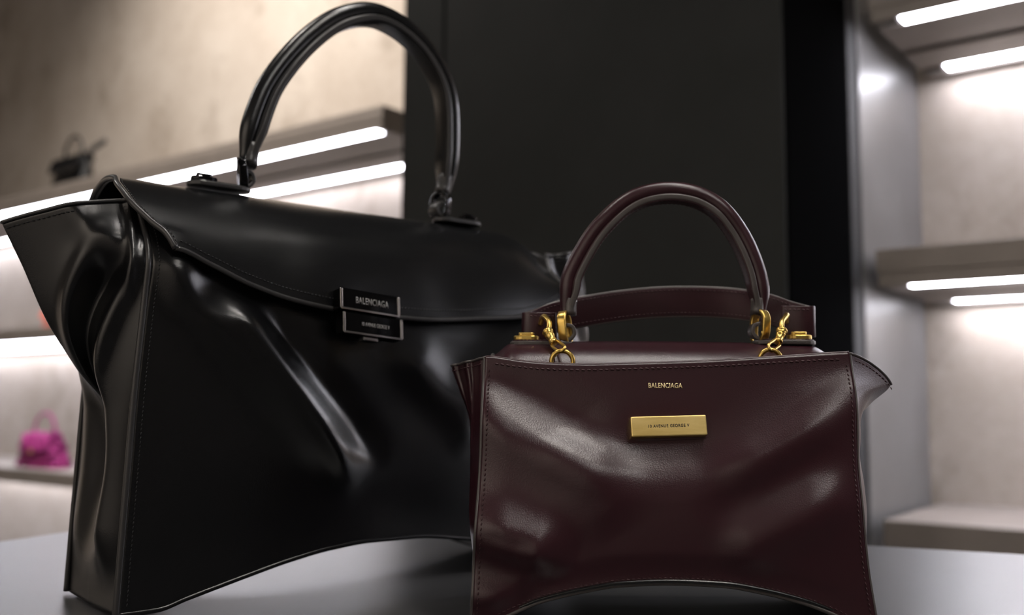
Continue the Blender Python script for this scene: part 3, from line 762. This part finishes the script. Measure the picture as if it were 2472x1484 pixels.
    pa = crom([(-.0985, .100, .2070), (-.0900, .109, .2110), (-.0700, .119, .2190), (-.0220, .127, .2280), (.0196, .129, .2318), (.0632, .129, .2312), (.0956, .123, .2260), (.1120, .115, .2190), (.1240, .105, .2140)], 90)
    hgt = np.interp(np.linspace(0, 1, 90), [0, .1, .5, .9, 1], [.0125, .0122, .0112, .0122, .0125])
    sweep('strap_band', pa, rrect(.0117, .0013, .0006), np.cross(np.gradient(pa, axis=0), (0, 0, 1.0)), M_BUR, st)
    for sg, edge in ((1, 'upper'), (-1, 'lower')):
        tube('edge_trim', pa + np.array([0, 0, sg * .0120]), .0010, M_BUR_EDGE, st, 8, ref=(0, 1, 0.01))
        stitches('stitching', pa[2:-2] + np.array([0, -.0016, sg * .0092]), .0034, .0023, .0004, M_BUR_THREAD, st)
    for q, sg in ((pa[0], 1), (pa[-1], -1)):
        # the end is folded over towards the front to hold the clip
        fp = crom([(q[0], q[1], q[2]), (q[0] - sg * .0025, q[1] - .0035, q[2]), (q[0] - sg * .0005, q[1] - .0075, q[2] - .0003), (q[0] + sg * .0080, q[1] - .0080, q[2] - .0004), (q[0] + sg * .0230, q[1] - .0050, q[2])], 24)
        sweep('folded_end', fp, rrect(.0122, .0013, .0006), np.cross(np.gradient(fp, axis=0), (0, 0, 1.0)), M_BUR, st)
        for dz in (-.0092, .0092):
            stitches('stitching', fp[8:-1] + np.array([0, -.0016, dz]), .0034, .0023, .0004, M_BUR_THREAD, st)
    # snap clips: hook, swivel bead, barrel, link and ring
    for nm, hook, bead, body, lk, ring in (
            ('L', (-.0848, .080, .2140), (-.0831, .064, .2015), (-.0770, .053, .1895), None, (-.0736, .0400, .1805)),
            ('R', (.0996, .082, .2165), (.0915, .064, .2035), (.0840, .053, .1905), None, (.0765, .0410, .1825))):
        cl = empty('snap_clip', (0, 0, 0), 0, st)
        H, Bd, Bo, Rg = (np.array(x) for x in (hook, bead, body, ring))
        out = np.array([-1 if nm == 'L' else 1, 0, 0])
        pth = crom([H + out * .0030 + (0, .010, -.004), H + out * .0015 + (0, .004, .0005), H + (0, -.003, 0), (H * .45 + Bd * .55) - out * .0020 + (0, -.003, .0015), Bd], 30)
        tube('hook', pth, .0020, M_GOLD, cl, 10)
        ax = (Bo - Bd) / np.linalg.norm(Bo - Bd); Qm = Vector(ax).to_track_quat('Z', 'Y').to_matrix().to_4x4()
        def at(p): 
            m = Qm.copy(); m.translation = Vector(p); return m
        lathe('swivel_bead', [(.0010, -.0026), (.0032, -.0021), (.0042, -.0007), (.0042, .0007), (.0031, .0016), (.0035, .0022), (.0029, .0030)], M_GOLD, cl, 18, at(Bd))
        lathe('barrel', [(.0025, .0028), (.0035, .0034), (.0035, .0050), (.0028, .0058), (.0030, .0108), (.0034, .0114), (.0031, .0126), (.0015, .0130)], M_GOLD, cl, 18, at(Bd))
        lathe('thumb_catch', [(.0012, .0), (.0012, .0012), (.0007, .0018)], M_GOLD, cl, 10, at(Bd + ax * .0082) @ Matrix.Translation((0, -.0024, 0)) @ Matrix.Rotation(math.radians(90), 4, 'X'))
        e0 = Bd + ax * .0128; e1 = Rg + np.array([0, 0, .0070])
        mid = (e0 + e1) / 2; dv = (e1 - e0); Ln = np.linalg.norm(dv); dv /= Ln
        sd = np.cross(dv, (0, 1, 0)); sd /= np.linalg.norm(sd); fn = np.cross(dv, sd)
        pts = np.array([mid + dv * y + sd * x for y, x in stadium(Ln + .0034, .0058, 6)])
        sweep('link', pts, circ(.0012, k=8), tuple(fn), M_GOLD, cl, closed=True)
        tt = np.linspace(0, 2 * math.pi, 40, endpoint=False)
        pts = np.stack([Rg[0] + .0078 * np.cos(tt), Rg[1] + 0 * tt, Rg[2] - .0018 + .0078 * np.sin(tt)], 1)
        tube('ring', pts, .0017, M_GOLD, cl, 10, ref=(0, 1, 0), closed=True)
    return root
burgundy_bag()

# ------------------------------------------------------------------ small bags on the far shelves
def wall_pt(u, v, z): return WALL_O + Vector((u * math.cos(YAW) + v * math.sin(YAW), -u * math.sin(YAW) + v * math.cos(YAW), z))

def mini_bag(name, u, v, z, W, H, Dp, mat, m_edge, label, handle=True, wings=True, turn=0.0, fluff=0.0, top=0.86, hh=0.10):
    r = empty(name, wall_pt(u, v, z), -YAW + turn); tag(r, label, 'handbag')
    n, m = 60, 30; P = np.zeros((n, m, 3))
    for j, q in enumerate(np.linspace(0, 1, m)):
        w = W / 2 * (1 + (top - 1) * q); d = Dp / 2 * (1 - 0.55 * q); zz = H * q
        for i in range(n):
            t = 2 * math.pi * i / n; cx = math.copysign(abs(math.cos(t)) ** 0.45, math.cos(t)); cy = math.copysign(abs(math.sin(t)) ** 0.6, math.sin(t))
            k = 1 + (0.03 * math.sin(5 * t) * q)
            P[i, j] = (w * cx * k, d * cy, zz)
    if fluff: 
        P[:, 1:, :] += rng.normal(0, fluff, (n, m - 1, 3)); P[:, :, 2] = np.maximum(P[:, :, 2], 0)
    V = [tuple(p) for p in P.reshape(-1, 3)]; F = []
    for i in range(n):
        k = (i + 1) % n
        for j in range(m - 1): F.append((i * m + j, k * m + j, k * m + j + 1, i * m + j + 1))
    F.append(tuple(i * m for i in reversed(range(n)))); F.append(tuple(i * m + m - 1 for i in range(n)))
    mesh_obj('body', V, F, mat, r)
    # flap over the front
    w = W / 2 * (top + 0.04); G = np.zeros((30, 16, 3)); pf = crom([(Dp * .26, H * .78), (Dp * .24, H * .98), (0, H * 1.04), (-Dp * .26, H * .98), (-Dp * .42, H * .72), (-Dp * .50, H * .48)], 16)
    for i, s in enumerate(np.linspace(-1, 1, 30)):
        sh = 1 - 0.16 * s * s
        G[i, :, 0] = w * s; G[i, :, 1] = pf[:, 0] - .002; G[i, :, 2] = H + (pf[:, 1] - H) * np.where(pf[:, 0] < 0, sh, 1)
    if fluff: G += rng.normal(0, fluff * .7, G.shape)
    grid('flap', G[::-1], mat, r, .003, -1)
    box('clasp', -.012, .012, -Dp * .56, -Dp * .50, H * .44, H * .56, m_edge, r, .001)
    if handle:
        hp = crom([(-W * .26, 0, H * 1.01), (-W * .25, 0, H * 1.01 + hh * .5), (-W * .10, 0, H + hh * .95), (W * .08, 0, H + hh * .95), (W * .22, 0, H + hh * .5), (W * .23, 0, H * 1.01)], 40)
        tube('handle', hp, .007, mat, r, 10, ref=(0, 1, 0))
    if wings:
        for sg in (-1, 1):
            V = [(sg * W * .44, -Dp * .2, H * .55), (sg * W * .44, Dp * .2, H * .55), (sg * W * .43, Dp * .16, H * .98), (sg * W * .43, -Dp * .16, H * .98), (sg * W * .66, 0, H * .93), (sg * W * .58, 0, H * .72)]
            F = [(0, 3, 4, 5), (1, 5, 4, 2), (3, 2, 4), (0, 5, 1), (0, 1, 2, 3)]
            mesh_obj('side_wing', V, F, mat, r, False)
    return r

sb = mini_bag('handbag', -3.67, 0.12, 2.022, 0.30, 0.16, 0.10, M_BLK, M_BLK_METAL, 'small black handbag on the topmost left shelf', hh=.10, wings=False)
tail = crom([(.14, -.01, .150), (.19, -.02, .165), (.25, -.02, .178), (.30, -.02, .190)], 20)
sweep('strap_tail', tail, rrect(.014, .003, .001), np.cross(np.gradient(tail, axis=0), (0, 0, 1.)), M_BLK_EDGE, sb)
mini_bag('handbag', -3.84, 0.14, 0.742, 0.36, 0.15, 0.12, M_PINK, M_GOLD, 'fluffy magenta handbag on the lowest left shelf', fluff=.007, wings=False, top=.62, hh=.10)
mini_bag('handbag', -3.76, 0.14, 1.380, 0.24, 0.10, 0.09, M_ORANGE, M_GOLD, 'small orange handbag on the middle left shelf', wings=False, top=.8, hh=.05)
